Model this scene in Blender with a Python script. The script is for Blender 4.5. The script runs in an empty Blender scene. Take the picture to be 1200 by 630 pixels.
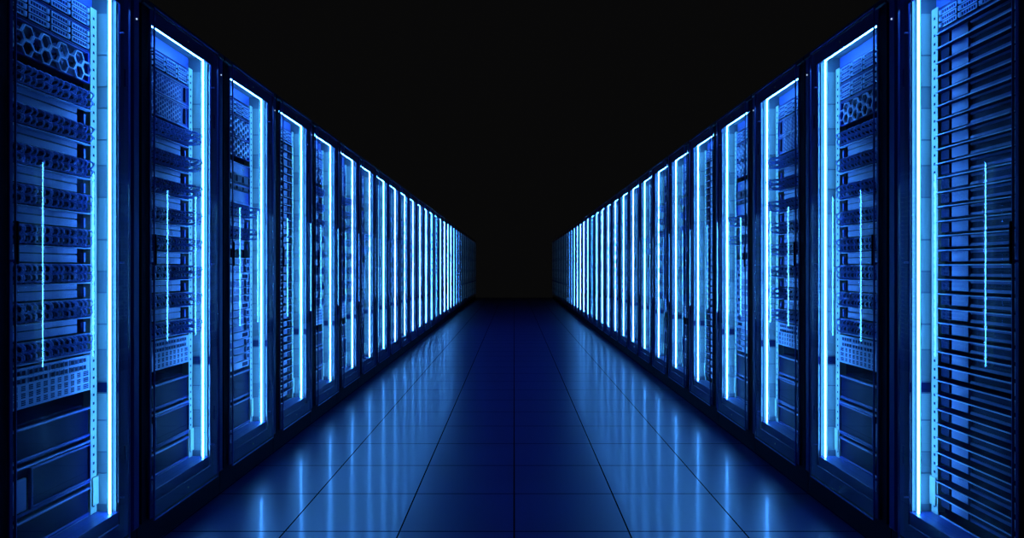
import bpy, bmesh, math, random
from mathutils import Vector
random.seed(7)
C = bpy.context.scene.collection
SC = bpy.context.scene
PI = math.pi

# ------------------------------------------------------------------ measures
F_PX = 802.0          # focal length in pixels of the 1200 px frame
CAM_H = 1.185
W = 1.530              # distance of both door planes from the aisle's middle
PITCH = 0.80          # one cabinet
Y_FIRST = 2.03       # where the first cabinet of each row begins
N_CAB = 32
TILE = 0.518
FLOOR_END = 28.3

# ------------------------------------------------------------------ materials
def principled(name, col, rough=0.4, metal=0.0, spec=0.5, bump=None, rnoise=None):
    m = bpy.data.materials.new(name); m.use_nodes = True
    nt = m.node_tree; b = nt.nodes['Principled BSDF']
    b.inputs['Base Color'].default_value = (*col, 1)
    b.inputs['Roughness'].default_value = rough
    b.inputs['Metallic'].default_value = metal
    b.inputs['Specular IOR Level'].default_value = spec
    if spec < 0.4: b.inputs['Specular Tint'].default_value = (0.10, 0.28, 1.0, 1)   # blue-black paint
    tc = nt.nodes.new('ShaderNodeTexCoord')
    nz = nt.nodes.new('ShaderNodeTexNoise'); nz.inputs['Scale'].default_value = rnoise or 60
    nt.links.new(tc.outputs['Object'], nz.inputs['Vector'])
    mr = nt.nodes.new('ShaderNodeMapRange')
    mr.inputs['To Min'].default_value = max(0.02, rough - 0.06); mr.inputs['To Max'].default_value = rough + 0.06
    nt.links.new(nz.outputs['Fac'], mr.inputs['Value']); nt.links.new(mr.outputs[0], b.inputs['Roughness'])
    return m

M = {}
M['cabinet'] = principled('black_cabinet_paint', (0.002, 0.004, 0.020), 0.40, spec=.25)
M['door'] = principled('dark_door_border', (0.005, 0.016, 0.12), 0.45, spec=.25)
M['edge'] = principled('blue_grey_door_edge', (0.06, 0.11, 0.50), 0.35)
M['post'] = principled('dark_post_paint', (0.007, 0.020, 0.17), 0.45, spec=.3)
M['plinth'] = principled('matte_black', (0.002, 0.003, 0.009), 0.7, spec=0.2)
M['void'] = principled('dark_recess', (0.002, 0.004, 0.022), 0.6, spec=0.2)
M['steel'] = principled('zinc_plated_steel', (0.36, 0.39, 0.25), 0.45, 0.0)
M['channel'] = principled('anodised_profile', (0.024, 0.036, 0.024), 0.4)
M['side'] = principled('grey_side_panel', (0.065, 0.084, 0.092), 0.45)
M['sidemid'] = principled('mid_side_plate', (0.10, 0.125, 0.12), 0.45)
M['sidelight'] = principled('light_side_plate', (0.165, 0.20, 0.17), 0.42)
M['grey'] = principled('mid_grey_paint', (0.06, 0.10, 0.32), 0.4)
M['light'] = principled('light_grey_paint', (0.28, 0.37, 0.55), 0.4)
M['face'] = principled('dark_faceplate', (0.0004, 0.0014, 0.022), 0.55, spec=.03)
M['blueface'] = principled('slate_faceplate', (0.012, 0.026, 0.18), 0.4, spec=.3)
M['slate'] = principled('slate_blue_plate', (0.028, 0.060, 0.25), 0.45)
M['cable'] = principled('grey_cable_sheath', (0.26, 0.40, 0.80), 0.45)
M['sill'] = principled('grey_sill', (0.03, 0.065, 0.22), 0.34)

def glass_mat():
    m = bpy.data.materials.new('door_glass'); m.use_nodes = True
    nt = m.node_tree; nt.nodes.clear()
    out = nt.nodes.new('ShaderNodeOutputMaterial')
    mix = nt.nodes.new('ShaderNodeMixShader')
    tr = nt.nodes.new('ShaderNodeBsdfTransparent'); tr.inputs[0].default_value = (0.93, 0.95, 0.97, 1)
    gl = nt.nodes.new('ShaderNodeBsdfGlossy'); gl.inputs['Roughness'].default_value = 0.012
    gl.inputs[0].default_value = (1, 1, 1, 1)
    fr = nt.nodes.new('ShaderNodeFresnel'); fr.inputs[0].default_value = GLASS_IOR
    geo = nt.nodes.new('ShaderNodeNewGeometry')
    inv = nt.nodes.new('ShaderNodeMath'); inv.operation = 'SUBTRACT'; inv.inputs[0].default_value = 1
    mul = nt.nodes.new('ShaderNodeMath'); mul.operation = 'MULTIPLY'
    nt.links.new(geo.outputs['Backfacing'], inv.inputs[1])
    nt.links.new(inv.outputs[0], mul.inputs[0]); nt.links.new(fr.outputs[0], mul.inputs[1])
    nt.links.new(mul.outputs[0], mix.inputs[0])
    nt.links.new(tr.outputs[0], mix.inputs[1]); nt.links.new(gl.outputs[0], mix.inputs[2])
    nt.links.new(mix.outputs[0], out.inputs[0])
    return m
GLASS_IOR = 1.56
M['glass'] = glass_mat()

LED_RGB = (5.6, 31.5, 104.0)
def led_mat(name, k, rgb=LED_RGB):
    m = bpy.data.materials.new(name); m.use_nodes = True
    nt = m.node_tree; nt.nodes.clear()
    out = nt.nodes.new('ShaderNodeOutputMaterial'); e = nt.nodes.new('ShaderNodeEmission')
    mx = max(rgb)
    e.inputs[0].default_value = (rgb[0]/mx, rgb[1]/mx, rgb[2]/mx, 1); e.inputs[1].default_value = mx*k
    nt.links.new(e.outputs[0], out.inputs[0])
    return m
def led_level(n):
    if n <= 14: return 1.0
    return max(.012, 0.80**(n-14))  # far strips emit less to imitate the haze-like fade with distance
M['indicator'] = led_mat('indicator_light', 1.0, (0.5, 0.7, 1.0))
M['greenled'] = led_mat('activity_light', 1.0, (0.0, 0.10, 0.12))
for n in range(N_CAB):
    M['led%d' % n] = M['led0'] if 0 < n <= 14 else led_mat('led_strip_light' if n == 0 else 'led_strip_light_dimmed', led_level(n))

def floor_mat():
    m = bpy.data.materials.new('polished_floor_tiles'); m.use_nodes = True
    nt = m.node_tree; b = nt.nodes['Principled BSDF']; L = nt.links.new
    geo = nt.nodes.new('ShaderNodeNewGeometry'); sep = nt.nodes.new('ShaderNodeSeparateXYZ')
    L(geo.outputs['Position'], sep.inputs[0])
    def math_(op, a, bb=None):
        n = nt.nodes.new('ShaderNodeMath'); n.operation = op
        for i, v in enumerate((a, bb)):
            if v is None: continue
            if isinstance(v, (int, float)): n.inputs[i].default_value = v
            else: L(v, n.inputs[i])
        return n.outputs[0]
    def line(sock, off, wd):
        a = math_('ADD', sock, off); a = math_('DIVIDE', a, TILE)
        r = math_('ROUND', a); dlt = math_('ABSOLUTE', math_('SUBTRACT', a, r))
        return math_('LESS_THAN', dlt, wd/TILE/2)
    lx = line(sep.outputs['X'], 0.0, 0.0075); ly = line(sep.outputs['Y'], TILE_OFF, 0.0085)
    ln = math_('MAXIMUM', lx, ly)
    # subtle tile to tile difference
    cx = math_('FLOOR', math_('DIVIDE', sep.outputs['X'], TILE)); cy = math_('FLOOR', math_('DIVIDE', math_('ADD', sep.outputs['Y'], TILE_OFF), TILE))
    cmb = nt.nodes.new('ShaderNodeCombineXYZ'); L(cx, cmb.inputs[0]); L(cy, cmb.inputs[1])
    wn = nt.nodes.new('ShaderNodeTexWhiteNoise'); L(cmb.outputs[0], wn.inputs['Vector'])
    def mixcol(tile):
        n = nt.nodes.new('ShaderNodeMix'); n.data_type = 'RGBA'
        n.inputs[6].default_value = (*tile, 1); n.inputs[7].default_value = (0.0015, 0.002, 0.004, 1)
        L(ln, n.inputs[0]); return n.outputs[2]
    nt.nodes.remove(b)
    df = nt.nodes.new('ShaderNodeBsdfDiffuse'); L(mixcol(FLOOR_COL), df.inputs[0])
    g1 = nt.nodes.new('ShaderNodeBsdfGlossy'); L(mixcol(FLOOR_G1), g1.inputs[0])
    L(math_('ADD', math_('MULTIPLY', wn.outputs['Value'], 0.01), FLOOR_R), g1.inputs['Roughness'])
    g2 = nt.nodes.new('ShaderNodeBsdfGlossy'); L(mixcol(FLOOR_G2), g2.inputs[0]); g2.inputs['Roughness'].default_value = 0.09
    a1 = nt.nodes.new('ShaderNodeAddShader'); a2 = nt.nodes.new('ShaderNodeAddShader')
    L(df.outputs[0], a1.inputs[0]); L(g1.outputs[0], a1.inputs[1]); L(a1.outputs[0], a2.inputs[0]); L(g2.outputs[0], a2.inputs[1])
    L(a2.outputs[0], [n for n in nt.nodes if n.type == 'OUTPUT_MATERIAL'][0].inputs[0])
    return m
FLOOR_G1 = (0.145, 0.135, 0.118)
FLOOR_G2 = (0.029, 0.029, 0.029)
TILE_OFF = 0.014
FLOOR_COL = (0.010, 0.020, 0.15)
FLOOR_R = 0.30
M['floor'] = floor_mat()

# ------------------------------------------------------------------ mesh builder
class MB:
    """collects shapes in (d, y, z): d = depth into the cabinet, y along the aisle, z up"""
    def __init__(s): s.v = []; s.f = []; s.m = []
    def quadbox(s, P, mat):
        i = len(s.v); s.v += P
        for q in ((0,3,2,1),(4,5,6,7),(0,1,5,4),(1,2,6,5),(2,3,7,6),(3,0,4,7)):
            s.f.append(tuple(i+k for k in q)); s.m.append(mat)
    def box(s, d0, d1, y0, y1, z0, z1, mat):
        s.quadbox([(d0,y0,z0),(d1,y0,z0),(d1,y1,z0),(d0,y1,z0),(d0,y0,z1),(d1,y0,z1),(d1,y1,z1),(d0,y1,z1)], mat)
    def cbox(s, d0, d1, y0, y1, z0, z1, mat, c=0.003):
        """box whose front (d0) face is chamfered"""
        c = min(c, (y1-y0)*.4, (z1-z0)*.4, (d1-d0)*.8)
        i = len(s.v)
        s.v += [(d1,y0,z0),(d1,y1,z0),(d1,y1,z1),(d1,y0,z1),
                (d0+c,y0,z0),(d0+c,y1,z0),(d0+c,y1,z1),(d0+c,y0,z1),
                (d0,y0+c,z0+c),(d0,y1-c,z0+c),(d0,y1-c,z1-c),(d0,y0+c,z1-c)]
        s.f.append((i,i+1,i+2,i+3)); s.m.append(mat)
        s.f.append((i+11,i+10,i+9,i+8)); s.m.append(mat)
        for a in (0, 4):
            for k in range(4):
                k2 = (k+1) % 4
                s.f.append((i+a+k, i+a+4+k, i+a+4+k2, i+a+k2)); s.m.append(mat)
    def frame(s, d0, d1, y0, y1, z0, z1, wn, wf, wb, wt, mat, c=0.003):
        """rectangular ring: widths near / far / bottom / top"""
        i = len(s.v)
        o = [(y0,z0),(y1,z0),(y1,z1),(y0,z1)]; n = [(y0+wn,z0+wb),(y1-wf,z0+wb),(y1-wf,z1-wt),(y0+wn,z1-wt)]
        oc = [(y0+c,z0+c),(y1-c,z0+c),(y1-c,z1-c),(y0+c,z1-c)]
        for d, L in ((d1,o),(d0+c,o),(d0,oc),(d0,n),(d1,n)):
            s.v += [(d, a, b) for a, b in L]
        for r in range(5):
            r2 = (r+1) % 5
            for k in range(4):
                k2 = (k+1) % 4
                s.f.append((i+r*4+k, i+r2*4+k, i+r2*4+k2, i+r*4+k2)); s.m.append(mat)
    def tube(s, pts, r, mat, n=6, cap=True):
        rings = []
        pts = [Vector(p) for p in pts]
        for k, p in enumerate(pts):
            t = (pts[min(k+1, len(pts)-1)] - pts[max(k-1, 0)]).normalized()
            a = Vector((0,0,1)) if abs(t.z) < .8 else Vector((0,1,0))
            u = t.cross(a).normalized(); w = t.cross(u)
            i = len(s.v)
            for q in range(n):
                an = 2*PI*q/n
                s.v.append(tuple(p + (u*math.cos(an) + w*math.sin(an))*r))
            rings.append(i)
        for a, b in zip(rings, rings[1:]):
            for q in range(n):
                q2 = (q+1) % n
                s.f.append((a+q, a+q2, b+q2, b+q)); s.m.append(mat)
        if cap:
            s.f.append(tuple(rings[0]+q for q in reversed(range(n)))); s.m.append(mat)
            s.f.append(tuple(rings[-1]+q for q in range(n))); s.m.append(mat)
    def disc(s, d0, d1, y, z, r, mat, n=10):
        s.tube([(d0,y,z),(d1,y,z)], r, mat, n)
    def hexring(s, d0, d1, y, z, ro, ri, mat):
        i = len(s.v)
        for d, r in ((d1,ro),(d0,ro),(d0,ri),(d1,ri)):
            for k in range(6):
                a = k*PI/3; s.v.append((d, y+r*math.cos(a), z+r*math.sin(a)))
        for ring in range(3):
            for k in range(6):
                k2 = (k+1) % 6
                s.f.append((i+ring*6+k, i+ring*6+k2, i+ring*6+6+k2, i+ring*6+6+k)); s.m.append(mat)
    def add(s, o, dy=0, dz=0, dd=0):
        i = len(s.v); s.v += [(a+dd, b+dy, c+dz) for a, b, c in o.v]
        s.f += [tuple(k+i for k in q) for q in o.f]; s.m += o.m
    def mesh(s, name, sgn):
        me = bpy.data.meshes.new(name)
        names = sorted(set(s.m))
        me.from_pydata([(sgn*a, b, c) for a, b, c in s.v], [], s.f)
        for nm in names: me.materials.append(M[nm])
        ix = {nm: k for k, nm in enumerate(names)}
        me.polygons.foreach_set('material_index', [ix[x] for x in s.m])
        bm = bmesh.new(); bm.from_mesh(me)
        bmesh.ops.recalc_face_normals(bm, faces=bm.faces)
        bm.to_mesh(me); bm.free(); me.update()
        return me

# a node of a thing: name, shape, offset (d, y, z), children
class Node:
    def __init__(s, name, key, fn, off=(0,0,0), kids=(), label=None):
        s.name, s.key, s.fn, s.off, s.kids, s.label = name, key, fn, off, list(kids), label
CACHE = {}
def get_mesh(key, fn, sgn):
    k = (key, sgn)
    if k not in CACHE:
        b = MB(); fn(b); CACHE[k] = b.mesh(key.split('|')[0], sgn)
    return CACHE[k]
def link(name, data, parent=None, loc=(0,0,0)):
    o = bpy.data.objects.new(name, data); C.objects.link(o); o.parent = parent; o.location = loc
    return o
def place(nodes, sgn, parent):
    for nd in nodes:
        o = link(nd.name, get_mesh(nd.key, nd.fn, sgn), parent, (sgn*nd.off[0], nd.off[1], nd.off[2]))
        if nd.label: o['label'] = nd.label
        place(nd.kids, sgn, o)
def flatten(nodes, b, off=(0,0,0)):
    for nd in nodes:
        t = MB(); nd.fn(t); q = (off[0]+nd.off[0], off[1]+nd.off[1], off[2]+nd.off[2])
        b.add(t, q[1], q[2], q[0]); flatten(nd.kids, b, q)

# ------------------------------------------------------------------ the cabinet  (d = 0 at the door plane, y = 0 at its near edge)
DN, DF = 0.044, 0.656            # door edges
WN, WF = 0.100, 0.670            # inner faces of the side walls
EN, EF = 0.160, 0.615            # equipment from .. to
ED = 0.110                       # equipment front
RY = 0.620                       # far rail
LEDD, LEDY, LEDZ0, LEDZ1 = 0.048, 0.641, 0.231, 2.242
ZB, ZT = 0.132, 2.280            # door bottom, top
GD = -.022                       # the pane stands proud of the door border on spacers
def c_plinth(b): b.box(0.030, 1.0, 0.003, 0.797, 0, 0.128, 'plinth')
def c_top(b):
    b.cbox(0.006, 1.0, 0.003, 0.797, 2.286, 2.318, 'cabinet', .006)
    b.box(0.03, 1.0, WN+.002, WF-.002, 2.262, 2.2855, 'sidemid')
def c_back(b): b.box(0.98, 0.999, 0.003, 0.797, 0.1285, 2.2855, 'cabinet')
def c_near(b): b.box(0.035, 0.979, 0.003, WN, 0.1285, 2.2855, 'cabinet')
def c_nearpost(b): b.box(0.012, 0.0345, 0.003, 0.058, 0.1285, 2.2855, 'plinth')
def c_farpost(b):
    b.cbox(0.0075, 0.0115, 0.640, 0.716, 0.1285, 2.2855, 'post', .001)
    b.cbox(0.000, 0.034, 0.717, 0.768, 0.1285, 2.2855, 'post', 0.007)
    b.box(0.026, 0.034, 0.769, 0.797, 0.1285, 2.2855, 'plinth')
def c_far(b):
    b.box(0.035, 0.979, WF, 0.797, 0.1285, 2.2615, 'side')
    b.box(0.0120, 0.0345, WF, 0.716, 0.1285, 2.2615, 'sidemid')
    # plates screwed on the side wall, gaps between them
    z = 0.26; k = 0
    while z < 2.06:
        hgt = (0.118, 0.076, 0.118, 0.160, 0.118, 0.094)[k % 6]
        if z < .70 < z + hgt + .03:
            if z < .67: b.box(0.014, 0.112, WF-.003, WF, z, .693, 'sidelight')
            b.box(0.014, 0.112, WF-.004, WF, .700, .738, 'void'); z = .745; k += 1; continue
        b.box(0.014, 0.112, WF-.003, WF, z, z+hgt, 'sidelight' if k % 3 != 1 else 'sidemid')
        z += hgt + .007; k += 1
def c_bottom(b): b.box(0.13, 0.979, WN, WF, 0.129, 0.145, 'void')
def c_sill(b):
    b.cbox(0.027, 0.122, WN+.001, WF-.001, 0.150, 0.230, 'sill', 0.002)
    b.box(0.014, 0.122, WN+.001, WF-.001, 0.129, 0.148, 'sill')
    b.cbox(0.116, 0.121, EN, EF, 0.229, 0.234, 'light', .001)
def c_header(b): b.box(0.135, 0.145, WN+.001, WF-.001, 2.205, 2.261, 'grey')
def c_inner(b): b.box(0.62, 0.63, WN+.001, WF-.001, 0.146, 2.261, 'void')
def c_rail(b, y0=RY, z0=0.232, z1=2.200):
    b.cbox(ED, ED+.004, y0, y0+.040, z0, z1, 'steel', .001)
    b.box(ED+.004, ED+.05, y0+.034, y0+.040, z0, z1, 'steel')
    z = z0 + .03
    while z < z1 - .02:
        b.box(ED-.0006, ED+.0005, y0+.014, y0+.024, z-.005, z+.005, 'void'); z += .0333
def c_rail_foot(b): b.cbox(ED-.0065, ED-.0015, RY+.006, RY+.042, 0.265, 0.375, 'steel', .001)
def c_rail_near(b): c_rail(b, 0.112)
def c_channel(b):
    b.box(LEDD-.013, LEDD+.013, 0.660, 0.6665, LEDZ0, 2.261, 'channel')
    b.box(LEDD+.019, LEDD+.022, 0.661, 0.6665, LEDZ0, 2.261, 'steel')
    b.box(LEDD-.013, LEDD+.013, WN+.002, 0.656, 2.252, 2.2615, 'channel')
def c_led(n):
    def f(b):
        b.tube([(LEDD, LEDY, LEDZ0), (LEDD, LEDY, LEDZ1)], .0037, 'led%d' % n, 8)
        b.tube([(LEDD, WN+.004, LEDZ1), (LEDD, LEDY, LEDZ1)], .0037, 'led%d' % n, 8)
    return f
def c_door(b):
    b.frame(0.0, 0.007, DN, DF, ZB, ZT, 0.015, 0.029, 0.062, 0.064, 'door', .002)
    for z in (.30, 1.21, 2.10):
        for y in (DN+.004, DF-.03):
            b.tube([(GD+.0062, y, z), (-.0002, y, z)], .004, 'edge', 8)
def c_edge(b): b.frame(GD-.001, GD+.006, DN-.0025, DF+.0025, ZB-.0025, ZT+.0025, 0.0024, 0.0024, 0.0035, 0.0035, 'edge', .0008)
def c_pane(b): b.box(GD, GD+.006, DN, DF, ZB, ZT, 'glass')
def c_handle(b): b.cbox(GD-.007, GD-.0012, DN-.002, DN+.004, 1.20, 1.33, 'plinth', .002)
def c_hinge(b): b.tube([(.002, DF+.0075, 0), (.002, DF+.0075, .07)], .005, 'post', 8)
def c_screw(b): b.disc(-.003, .0, 0, 0, .0045, 'steel', 8)
def c_lamp(b): b.disc(-.003, .004, 0, 0, .0038, 'indicator', 8)

ORD = ['first','second','third','fourth','fifth','sixth','seventh','eighth','ninth','tenth','eleventh','twelfth','thirteenth','fourteenth','fifteenth','sixteenth','seventeenth','eighteenth','nineteenth','twentieth']
TENS = {20: 'twenty', 30: 'thirty'}
def ordinal(k):
    if k < 20: return ORD[k]
    v = k+1; t = v//10*10; u = v % 10
    return {20: 'twentieth', 30: 'thirtieth'}[t] if u == 0 else TENS[t] + '-' + ORD[u-1]

def cabinet(n, side):
    sgn = -1 if side == 'left' else 1
    root = link('server_cabinet', None, None, (sgn*W, Y_FIRST + n*PITCH, 0))
    root.empty_display_size = .2
    root['label'] = 'tall black server cabinet with glass door and blue light strip, %s from the near end of the %s row' % (ordinal(n), side)
    root['label'] = 'black glass-doored server cabinet with blue light strip, %s along the %s row' % (ordinal(n), side)
    root['category'] = 'server cabinet'; root['group'] = 'server cabinets of the %s row' % side
    door_kids = [Node('glass_pane', 'glass_pane', c_pane, kids=[Node('glass_edging', 'glass_edging', c_edge)] if n < 16 else [], label='clear reflecting glass pane')]
    if n < 12:
        door_kids += [Node('door_handle', 'door_handle', c_handle),
                      Node('screw', 'screw', c_screw, (0, 0.38, 2.250)), Node('screw', 'screw', c_screw, (0, 0.38, 0.162)),
                      Node('hinge', 'hinge', c_hinge, (0, 0, 0.42)), Node('hinge', 'hinge', c_hinge, (0, 0, 1.90))]
    nodes = [Node('plinth', 'plinth', c_plinth), Node('roof_panel', 'roof_panel', c_top), Node('back_panel', 'back_panel', c_back),
             Node('side_panel', 'side_panel|near', c_near), Node('side_panel', 'side_panel|far', c_far),
             Node('corner_post', 'corner_post|n', c_nearpost), Node('corner_post', 'corner_post|f', c_farpost),
             Node('floor_panel', 'floor_panel', c_bottom), Node('sill', 'sill', c_sill), Node('header_panel', 'header_panel', c_header),
             Node('inner_panel', 'inner_panel', c_inner),
             Node('mounting_rail', 'mounting_rail|f', c_rail, kids=[Node('rail_bracket', 'rail_bracket', c_rail_foot)] if n < 8 else []),
             Node('mounting_rail', 'mounting_rail|n', c_rail_near),
             Node('light_channel', 'light_channel', c_channel),
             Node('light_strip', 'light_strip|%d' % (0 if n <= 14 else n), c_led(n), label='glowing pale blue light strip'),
             Node('door', 'door', c_door, kids=door_kids),
             Node('indicator_lamp', 'indicator_lamp', c_lamp, (0.000, 0.742, 2.197), label='tiny white indicator light')]
    place(nodes, sgn, root)
    return root

# ------------------------------------------------------------------ rack units  (d = 0 at the equipment front, y = 0 at its near end, z = 0 at its bottom)
EW = EF - EN
def chassis(h, depth=.45, mat='face', y0=0.0, y1=None, d0=.004):
    y1 = EW if y1 is None else y1
    return lambda b: b.box(d0, depth, y0+.002, y1-.002, .001, h-.001, mat)
# --- storage server: 12 drives in 4 columns of 3
def drive(b):
    w, h = .100, .0215
    b.box(-.002, .006, 0, w, 0, h, 'void')
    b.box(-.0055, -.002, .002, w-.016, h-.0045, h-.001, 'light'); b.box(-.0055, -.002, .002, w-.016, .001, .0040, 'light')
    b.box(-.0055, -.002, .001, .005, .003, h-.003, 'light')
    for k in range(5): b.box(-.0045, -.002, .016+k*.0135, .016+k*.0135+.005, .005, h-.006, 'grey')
def drive_latch(b): b.cbox(-.009, -.002, .086, .099, .002, .0195, 'light', .003)
def drive_lamp(b): b.box(-.004, -.002, .1005, .1025, .006, .016, 'greenled')
def storage_server():
    h = .086
    nd = [Node('chassis', 'chassis|ss', lambda b: (b.box(.005, .45, .002, EW-.002, .001, h-.001, 'face'), b.cbox(.0, .006, 0, EW, .0005, .004, 'blueface', .001), b.cbox(.0, .006, 0, EW, h-.005, h-.0005, 'blueface', .001)))]
    for c in range(4):
        for r in range(3):
            nd.append(Node('drive_carrier', 'drive_carrier', drive, (0, .006+c*.1118, .0075+r*.0243), [Node('latch', 'latch', drive_latch), Node('activity_lamp', 'activity_lamp', drive_lamp)]))
    return dict(key='storage', name='storage_server', h=h, nodes=nd, cat='server', what='storage server full of drive carriers')
# --- hexagon grille unit
def hexgrille(h, r=.0295, bright='light', th=.0040):
    def f(b):
        rr = r; cp = 1.5*rr*1.02; rp = math.sqrt(3)*rr*1.02
        k = 0; y = rr*.75
        while y < EW - rr*.6:
            z = rp*.5 if k % 2 == 0 else rp*.98
            while z < h - rp*.38:
                b.hexring(-.006, .004, y, z, rr*1.01, rr-th, bright); z += rp
            y += cp; k += 1
    return f
def hex_back(h):
    def f(b):
        b.box(.012, .45, .002, EW-.002, .001, h-.001, 'void')
        b.box(.0, .012, 0, EW, 0, .005, 'blueface'); b.box(.0, .012, 0, EW, h-.005, h, 'blueface')
        b.box(.0, .012, EW-.012, EW, .005, h-.005, 'blueface'); b.box(.0, .012, 0, .006, .005, h-.005, 'blueface')
    return f
def fan(b):
    R = .040
    for k in range(7):
        a = 2*PI*k/7; a2 = a + .55
        b.quadbox([(.006, .008*math.cos(a), .008*math.sin(a)), (.011, .008*math.cos(a2), .008*math.sin(a2)), (.011, R*math.cos(a2), R*math.sin(a2)), (.006, R*math.cos(a), R*math.sin(a)),
                   (.007, .008*math.cos(a), .008*math.sin(a)), (.0115, .008*math.cos(a2), .008*math.sin(a2)), (.0115, R*math.cos(a2), R*math.sin(a2)), (.007, R*math.cos(a), R*math.sin(a))], 'grey')
    b.disc(.004, .011, 0, 0, .011, 'blueface', 10)
def grille_unit(h, r=.0295, bright='light', fans=True, key='hex', th=.0048, what='fan unit with honeycomb grille'):
    nd = [Node('chassis', 'chassis|%s%.3f' % (key, h), hex_back(h)), Node('honeycomb_grille', 'honeycomb_grille|%s%.3f' % (key, h), hexgrille(h, r, bright, th))]
    if fans:
        for k in range(4): nd.append(Node('fan', 'fan', fan, (0, .062+k*.108, h/2)))
    return dict(key=key+'%.3f' % h, name='fan_unit', h=h, nodes=nd, cat='fan unit', what=what)
# --- dark fine mesh drawer with a slot at the far end
def mesh_front(h):
    def f(b):
        b.box(.002, .45, .002, EW-.002, .001, h-.001, 'blueface')
        b.frame(-.004, .003, 0, EW, .001, h-.001, .004, .004, .005, .005, 'grey', .0015)
    return f
def mesh_hex(h):
    def f(b):
        rr = .0135; cp = 1.5*rr; rp = math.sqrt(3)*rr; k = 0; y = .02
        while y < EW-.075:
            z = .018 if k % 2 == 0 else .018+rp/2
            while z < h-.014:
                b.hexring(-.0005, .003, y, z, rr*.98, rr*.72, 'grey'); z += rp
            y += cp; k += 1
    return f
def slot_handle(h):
    return lambda b: b.cbox(-.006, .004, EW-.048, EW-.030, h*.18, h*.86, 'void', .002)
def mesh_drawer(h):
    nd = [Node('chassis', 'chassis|md%.3f' % h, mesh_front(h)), Node('mesh_grille', 'mesh_grille|%.3f' % h, mesh_hex(h)), Node('slot_handle', 'slot_handle|%.3f' % h, slot_handle(h))]
    return dict(key='md%.3f' % h, name='disk_shelf', h=h, nodes=nd, cat='disk shelf', what='mesh-fronted disk shelf with dark slot handle')
# --- patch panel with looped cables
PH = .131
NCOL = 16
def patch_plate(b, low=True):
    b.box(.010, .016, 0, EW, .060, PH-.002, 'face')
    if low:
        b.box(.010, .016, 0, EW-.062, .003, .030, 'slate'); b.box(.010, .016, 0, EW-.062, .035, .058, 'slate')
        b.box(.016, .22, .004, EW-.064, .003, .058, 'void'); b.box(.004, .016, EW-.030, EW-.020, .004, .040, 'grey')
    b.box(.016, .22, .004, EW-.004, .060, PH-.004, 'void')
    for r in range(2):
        for k in range(NCOL):
            y = .012 + k*(EW-.022)/NCOL
            b.box(.006, .0102, y, y+.015, .068+r*.030, .086+r*.030, 'void')
def lacing_bar(b):
    b.cbox(-.010, .012, 0, EW, 0, .004, 'light', .0015)
def cable(depth, seed):
    def f(b):
        rnd = random.Random(seed); j = rnd.uniform(-.006, .006); q = rnd.uniform(.85, 1.1)
        for t, z in ((0, .028), (1, -.002)):
            d = depth*q*(1 if t == 0 else .9)
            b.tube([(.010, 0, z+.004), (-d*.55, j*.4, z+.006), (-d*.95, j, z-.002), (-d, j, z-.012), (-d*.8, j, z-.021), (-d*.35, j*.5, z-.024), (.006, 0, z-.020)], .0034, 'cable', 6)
    return f
def patch_panel(long_, low=True):
    dep = .083 if long_ else .030
    nd = [Node('panel_plate', 'panel_plate|%s' % low, lambda b: patch_plate(b, low)), Node('lacing_bar', 'lacing_bar', lacing_bar, (0, 0, PH-.006)), Node('lacing_bar', 'lacing_bar', lacing_bar, (0, 0, .055))]
    for k in range(NCOL):
        sd = (k*7) % 5
        nd.append(Node('patch_cable', 'patch_cable|%s%d%s' % (long_, sd, k >= NCOL-4), cable(dep if not long_ or k >= NCOL-4 else .048, sd), (0, .0175 + k*(EW-.022)/NCOL, .0915)))
    return dict(key='patch%s%s' % (long_, low), name='patch_panel', h=PH, nodes=nd, cat='patch panel', what='patch panel with looped cables')
# --- perforated switch panel
def perforated(b):
    h = .135
    # plate built round its openings: two rows of ports in groups of four, three rows of vents
    b.box(.0, .002, 0, EW, 0, h, 'light'); b.box(.002, .40, .003, EW-.003, .002, h-.002, 'face')
    b.box(-.004, .0, 0, EW, h-.003, h, 'light'); b.box(-.004, .0, 0, EW, 0, .003, 'light')
def port_row(b):
    y = .012; k = 0
    while y < EW-.024:
        b.frame(-.003, .0, y-.002, y+.0195, -.002, .0175, .002, .002, .002, .002, 'light', .0008)
        b.box(-.0012, .001, y, y+.0175, 0, .0155, 'void'); y += .0245; k += 1
        if k % 4 == 0: y += .010
def vent_row(b):
    y = .014
    while y < EW-.03:
        w = .019 if y < EW-.07 else .030
        for j in range(3): b.box(-.0008, .001, y, y+w, j*.0062, j*.0062+.0042, 'void')
        y += .0365
def switch_panel():
    h = .135
    nd = [Node('faceplate', 'faceplate|perf', perforated), Node('port_row', 'port_row', port_row, (0,0,.110)), Node('port_row', 'port_row', port_row, (0,0,.083))]
    for k in range(3): nd.append(Node('vent_row', 'vent_row', vent_row, (0,0,.0085+k*.0245)))
    return dict(key='perf', name='network_switch', h=h, nodes=nd, cat='network switch', what='pale switch panel with ports and vents')
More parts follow.
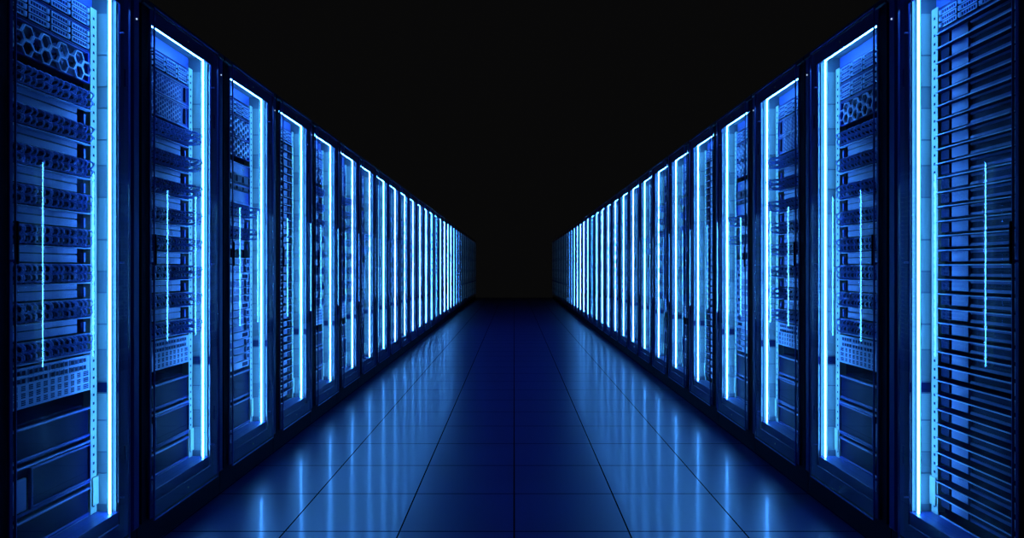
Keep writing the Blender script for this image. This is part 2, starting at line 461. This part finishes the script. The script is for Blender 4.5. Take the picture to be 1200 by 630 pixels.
# --- big dark boxes at the bottom
def power_box(h, kind):
    def body(b):
        b.box(.006, .42, .002, EW-.002, .001, h-.012, 'face')
        b.box(.03, .42, .002, EW-.002, h-.012, h-.004, 'face')
        b.cbox(-.006, .010, 0, EW, h-.020, h-.012, 'grey', .003)
        b.cbox(-.002, .010, 0, EW, .001, .012, 'blueface', .003)
    nd = [Node('housing', 'housing|%.3f' % h, body)]
    if kind == 1:
        nd.append(Node('battery_drawer', 'battery_drawer|%.3f' % h, lambda b: (b.box(.001, .006, .13, EW-.006, .014, h-.026, 'face'), b.frame(-.007, .004, .125, EW-.002, .014, h-.023, .008, .006, .007, .007, 'blueface', .003))))
        nd.append(Node('control_module', 'control_module|%.3f' % h, lambda b: b.cbox(-.007, .006, .030, .105, .02, h-.05, 'grey', .004)))
    return dict(key='box%.3f%d' % (h, kind), name='power_supply_unit' if kind else 'battery_unit', h=h, nodes=nd, cat='power unit', what='dark power supply with framed drawer' if kind else 'plain dark battery unit')
# --- thin server of the B racks
BP = .0555
def thin_server():
    h = BP - .002
    def body(b):
        b.box(.030, .46, .004, EW-.004, .008, h-.004, 'blueface')
        b.box(-.010, .060, 0, EW, h-.0055, h-.0005, 'face'); b.cbox(-.014, -.0102, 0, EW, h-.005, h-.001, 'light', .001)                 # protruding lid edge
        b.box(.012, .030, EW-.155, EW-.062, .010, h-.006, 'slate')                # faceplate
        b.box(.008, .030, EW-.052, EW-.004, .010, h-.008, 'void')                # far intake
        b.box(.016, .030, .070, EW-.160, .008, .018, 'grey'); b.box(.016, .030, .070, EW-.160, h-.014, h-.006, 'slate')
        b.box(.022, .030, .070, EW-.160, .016, h-.014, 'void')
        b.box(.006, .030, .004, .036, .008, h-.008, 'void')
    nd = [Node('chassis', 'chassis|thin', body),
          Node('release_lever', 'release_lever', lambda b: (b.cbox(-.002, .030, .040, .050, .008, h-.006, 'light', .002), b.cbox(.002, .030, .055, .068, .008, h-.006, 'light', .002)))]
    return dict(key='thin', name='rack_server', h=h, nodes=nd, cat='server', what='thin rack server with protruding lip')
# --- blade chassis with two dark slots (C racks)
def blade_chassis():
    h = .246
    def body(b): b.box(.004, .45, .002, EW-.002, .001, h-.001, 'blueface'); b.frame(-.004, .006, 0, EW, .001, h-.001, .006, .006, .006, .006, 'grey', .003)
    def slot(hh): return lambda b: (b.cbox(-.010, .004, .012, EW-.012, 0, hh, 'void', .010), [b.cbox(-.014, -.009, .05+k*.09, .062+k*.09, hh*.2, hh*.8, 'face', .002) for k in range(5)])
    nd = [Node('chassis', 'chassis|blade', body), Node('blade_bay', 'blade_bay|a', slot(.060), (0,0,.120)), Node('blade_bay', 'blade_bay|b', slot(.030), (0,0,.080))]
    for y in (.14, .36): nd.append(Node('screw', 'screw', c_screw, (.004, y, .215)))
    return dict(key='blade', name='blade_enclosure', h=h, nodes=nd, cat='server', what='blade enclosure with two dark bays')
# --- one-unit switches (C racks)
def slim_switch(kind):
    h = .0425
    def body(b):
        b.box(.006, .40, .002, EW-.002, .001, h-.001, 'grey' if kind else 'light')
        b.cbox(-.003, .008, 0, EW, h-.005, h-.0008, 'light', .001)
        if kind: b.box(.003, .008, .010, EW-.09, .006, h-.010, 'blueface')
    nd = [Node('housing', 'housing|slim%d' % kind, body)]
    if kind: nd.append(Node('end_block', 'end_block', lambda b: (b.frame(-.006, .006, EW-.070, EW-.010, .003, h-.006, .006, .006, .004, .004, 'light', .001), b.box(.0, .008, EW-.064, EW-.016, .006, h-.009, 'void'))))
    else: nd.append(Node('label_plate', 'label_plate', lambda b: b.box(.004, .007, EW-.10, EW-.02, .008, h-.012, 'face')))
    return dict(key='slim%d' % kind, name='slim_switch', h=h, nodes=nd, cat='network switch', what='slim switch with dark end block' if kind else 'slim light-faced switch')

U_STOR = storage_server(); U_HEX = grille_unit(.118); U_HEXB = grille_unit(.118, .0235, 'light', False, 'hexs', .006)
U_MD = mesh_drawer(.1); U_MD2 = mesh_drawer(.108); U_P = patch_panel(False); U_PL = patch_panel(True); U_P8 = patch_panel(False, False); U_PL8 = patch_panel(True, False); U_SW = switch_panel()
U_B1 = power_box(.128, 0); U_B2 = power_box(.178, 1); U_B3 = power_box(.122, 0)
U_THIN = thin_server(); U_BL = blade_chassis(); U_S1 = slim_switch(1); U_S0 = slim_switch(0); U_B4 = power_box(.168, 0)

def layout(kind):
    """[(unit, bottom z)] from the top down"""
    L = []
    if kind in 'AL':
        if kind == 'A':
            L += [(U_STOR, 2.110), (U_STOR, 2.021), (U_HEX, 1.900)]
        else:
            L += [(U_STOR, 2.100), (U_MD, 1.997), (U_MD2, 1.887)]
        for k in range(8): L.append(((U_PL if k < 7 else U_PL8) if kind == 'L' else (U_P if k < 7 else U_P8), 1.868 - PH - .1325*k))
        L.append((U_SW, .668+.052)); L += [(U_B1, .538), (U_B2, .358), (U_B3, .2345)]
    elif kind == 'C':
        L += [(U_STOR, 2.095), (U_HEXB, 1.972), (U_HEXB, 1.850), (U_BL, 1.570), (U_PL, 1.432), (U_PL, 1.299)]
        z = 1.299 - .046
        for k in range(15):
            z = 1.255 - .0445*(k+1)
            L.append((U_S0 if k % 4 == 2 else U_S1, z))
        L += [(U_B4, .410), (U_B4, .2375)]
    else:
        L += [(U_STOR, 2.100)]
        for k in range(33): L.append((U_THIN, 2.097 - BP*(k+1) - .004))
    return L

BIG = {'storage_server': 1}
def unit(U, n, side, z, idx, high, same):
    sgn = -1 if side == 'left' else 1
    loc = (sgn*(W+ED), Y_FIRST + n*PITCH + EN, z)
    if high:
        o = link(U['name'], None, None, loc); o.empty_display_size = .05
        place(U['nodes'], sgn, o)
    else:
        def f(b): flatten(U['nodes'], b)
        o = link(U['name'], get_mesh(U['name'] + '|low' + U['key'], f, sgn), None, loc)
    o['category'] = U['cat']
    cab = 'in %s cabinet of %s row' % (ordinal(n), side)
    o['label'] = ('%s, %s from top %s' % (U['what'], ordinal(idx), cab)) if same > 1 else '%s %s' % (U['what'], cab)
    nm = U['name'].replace('_', ' ')
    o['group'] = ('disk shelves' if nm == 'disk shelf' else nm + ('es' if nm.endswith('ch') else 's')) + ' of the %s row' % side
    return o

LEFT = ['A', 'L', 'C', 'B']; RIGHT = ['B', 'A', 'L', 'C']
far_stuff = MB()
for side, cyc in (('left', LEFT), ('right', RIGHT)):
    sgn = -1 if side == 'left' else 1
    for n in range(N_CAB):
        cabinet(n, side)
        kind = cyc[n % 4]
        L = layout(kind)
        cnt = {}
        for U, z in L: cnt[U['what']] = cnt.get(U['what'], 0) + 1
        seen = {}
        for U, z in L:
            k = seen.get(U['what'], 0); seen[U['what']] = k+1
            if U is U_THIN and n >= (16 if side == 'left' else 17):
                t = MB(); flatten(U['nodes'], t)
                t.v = [(sgn*(a+W+ED), b+Y_FIRST+n*PITCH+EN, c+z) for a, b, c in t.v]
                far_stuff.add(t)
                continue
            unit(U, n, side, z, k, n < 5, cnt[U['what']])
me = far_stuff.mesh('distant_thin_server', 1)
o = link('distant_thin_server', me); o['kind'] = 'stuff'; o['category'] = 'server'
o['label'] = 'thin rack servers filling the dim cabinets at the far end of both rows'

# ------------------------------------------------------------------ floor
b = MB(); b.box(-3.2, 3.2, 0.0, FLOOR_END, -.06, 0, 'floor')
o = link('floor', b.mesh('floor', 1)); o['kind'] = 'structure'
o['label'] = 'polished dark tiled floor of the aisle'

# ------------------------------------------------------------------ world
w = bpy.data.worlds.new('dark_hall'); SC.world = w; w.use_nodes = True
w.node_tree.nodes['Background'].inputs[0].default_value = (0.0025, 0.0025, 0.0026, 1)
w.node_tree.nodes['Background'].inputs[1].default_value = 1.0

# ------------------------------------------------------------------ camera
cd = bpy.data.cameras.new('camera'); cam = bpy.data.objects.new('camera', cd); C.objects.link(cam)
cam.location = (0, 0, CAM_H); cam.rotation_euler = (PI/2, 0, 0)
cd.sensor_width = 36; cd.lens = F_PX/1200*36; cd.shift_x = -2.5/1200; cd.clip_start = .05; cd.clip_end = 200
SC.camera = cam

SC.view_settings.view_transform = 'Standard'; SC.view_settings.look = 'None'
SC.view_settings.exposure = 0.0; SC.view_settings.gamma = 1; SC.view_settings.use_curve_mapping = False
cy = SC.cycles
cy.max_bounces = 8; cy.diffuse_bounces = 3; cy.glossy_bounces = 4; cy.transparent_max_bounces = 24
cy.caustics_reflective = False
cy.use_adaptive_sampling = False
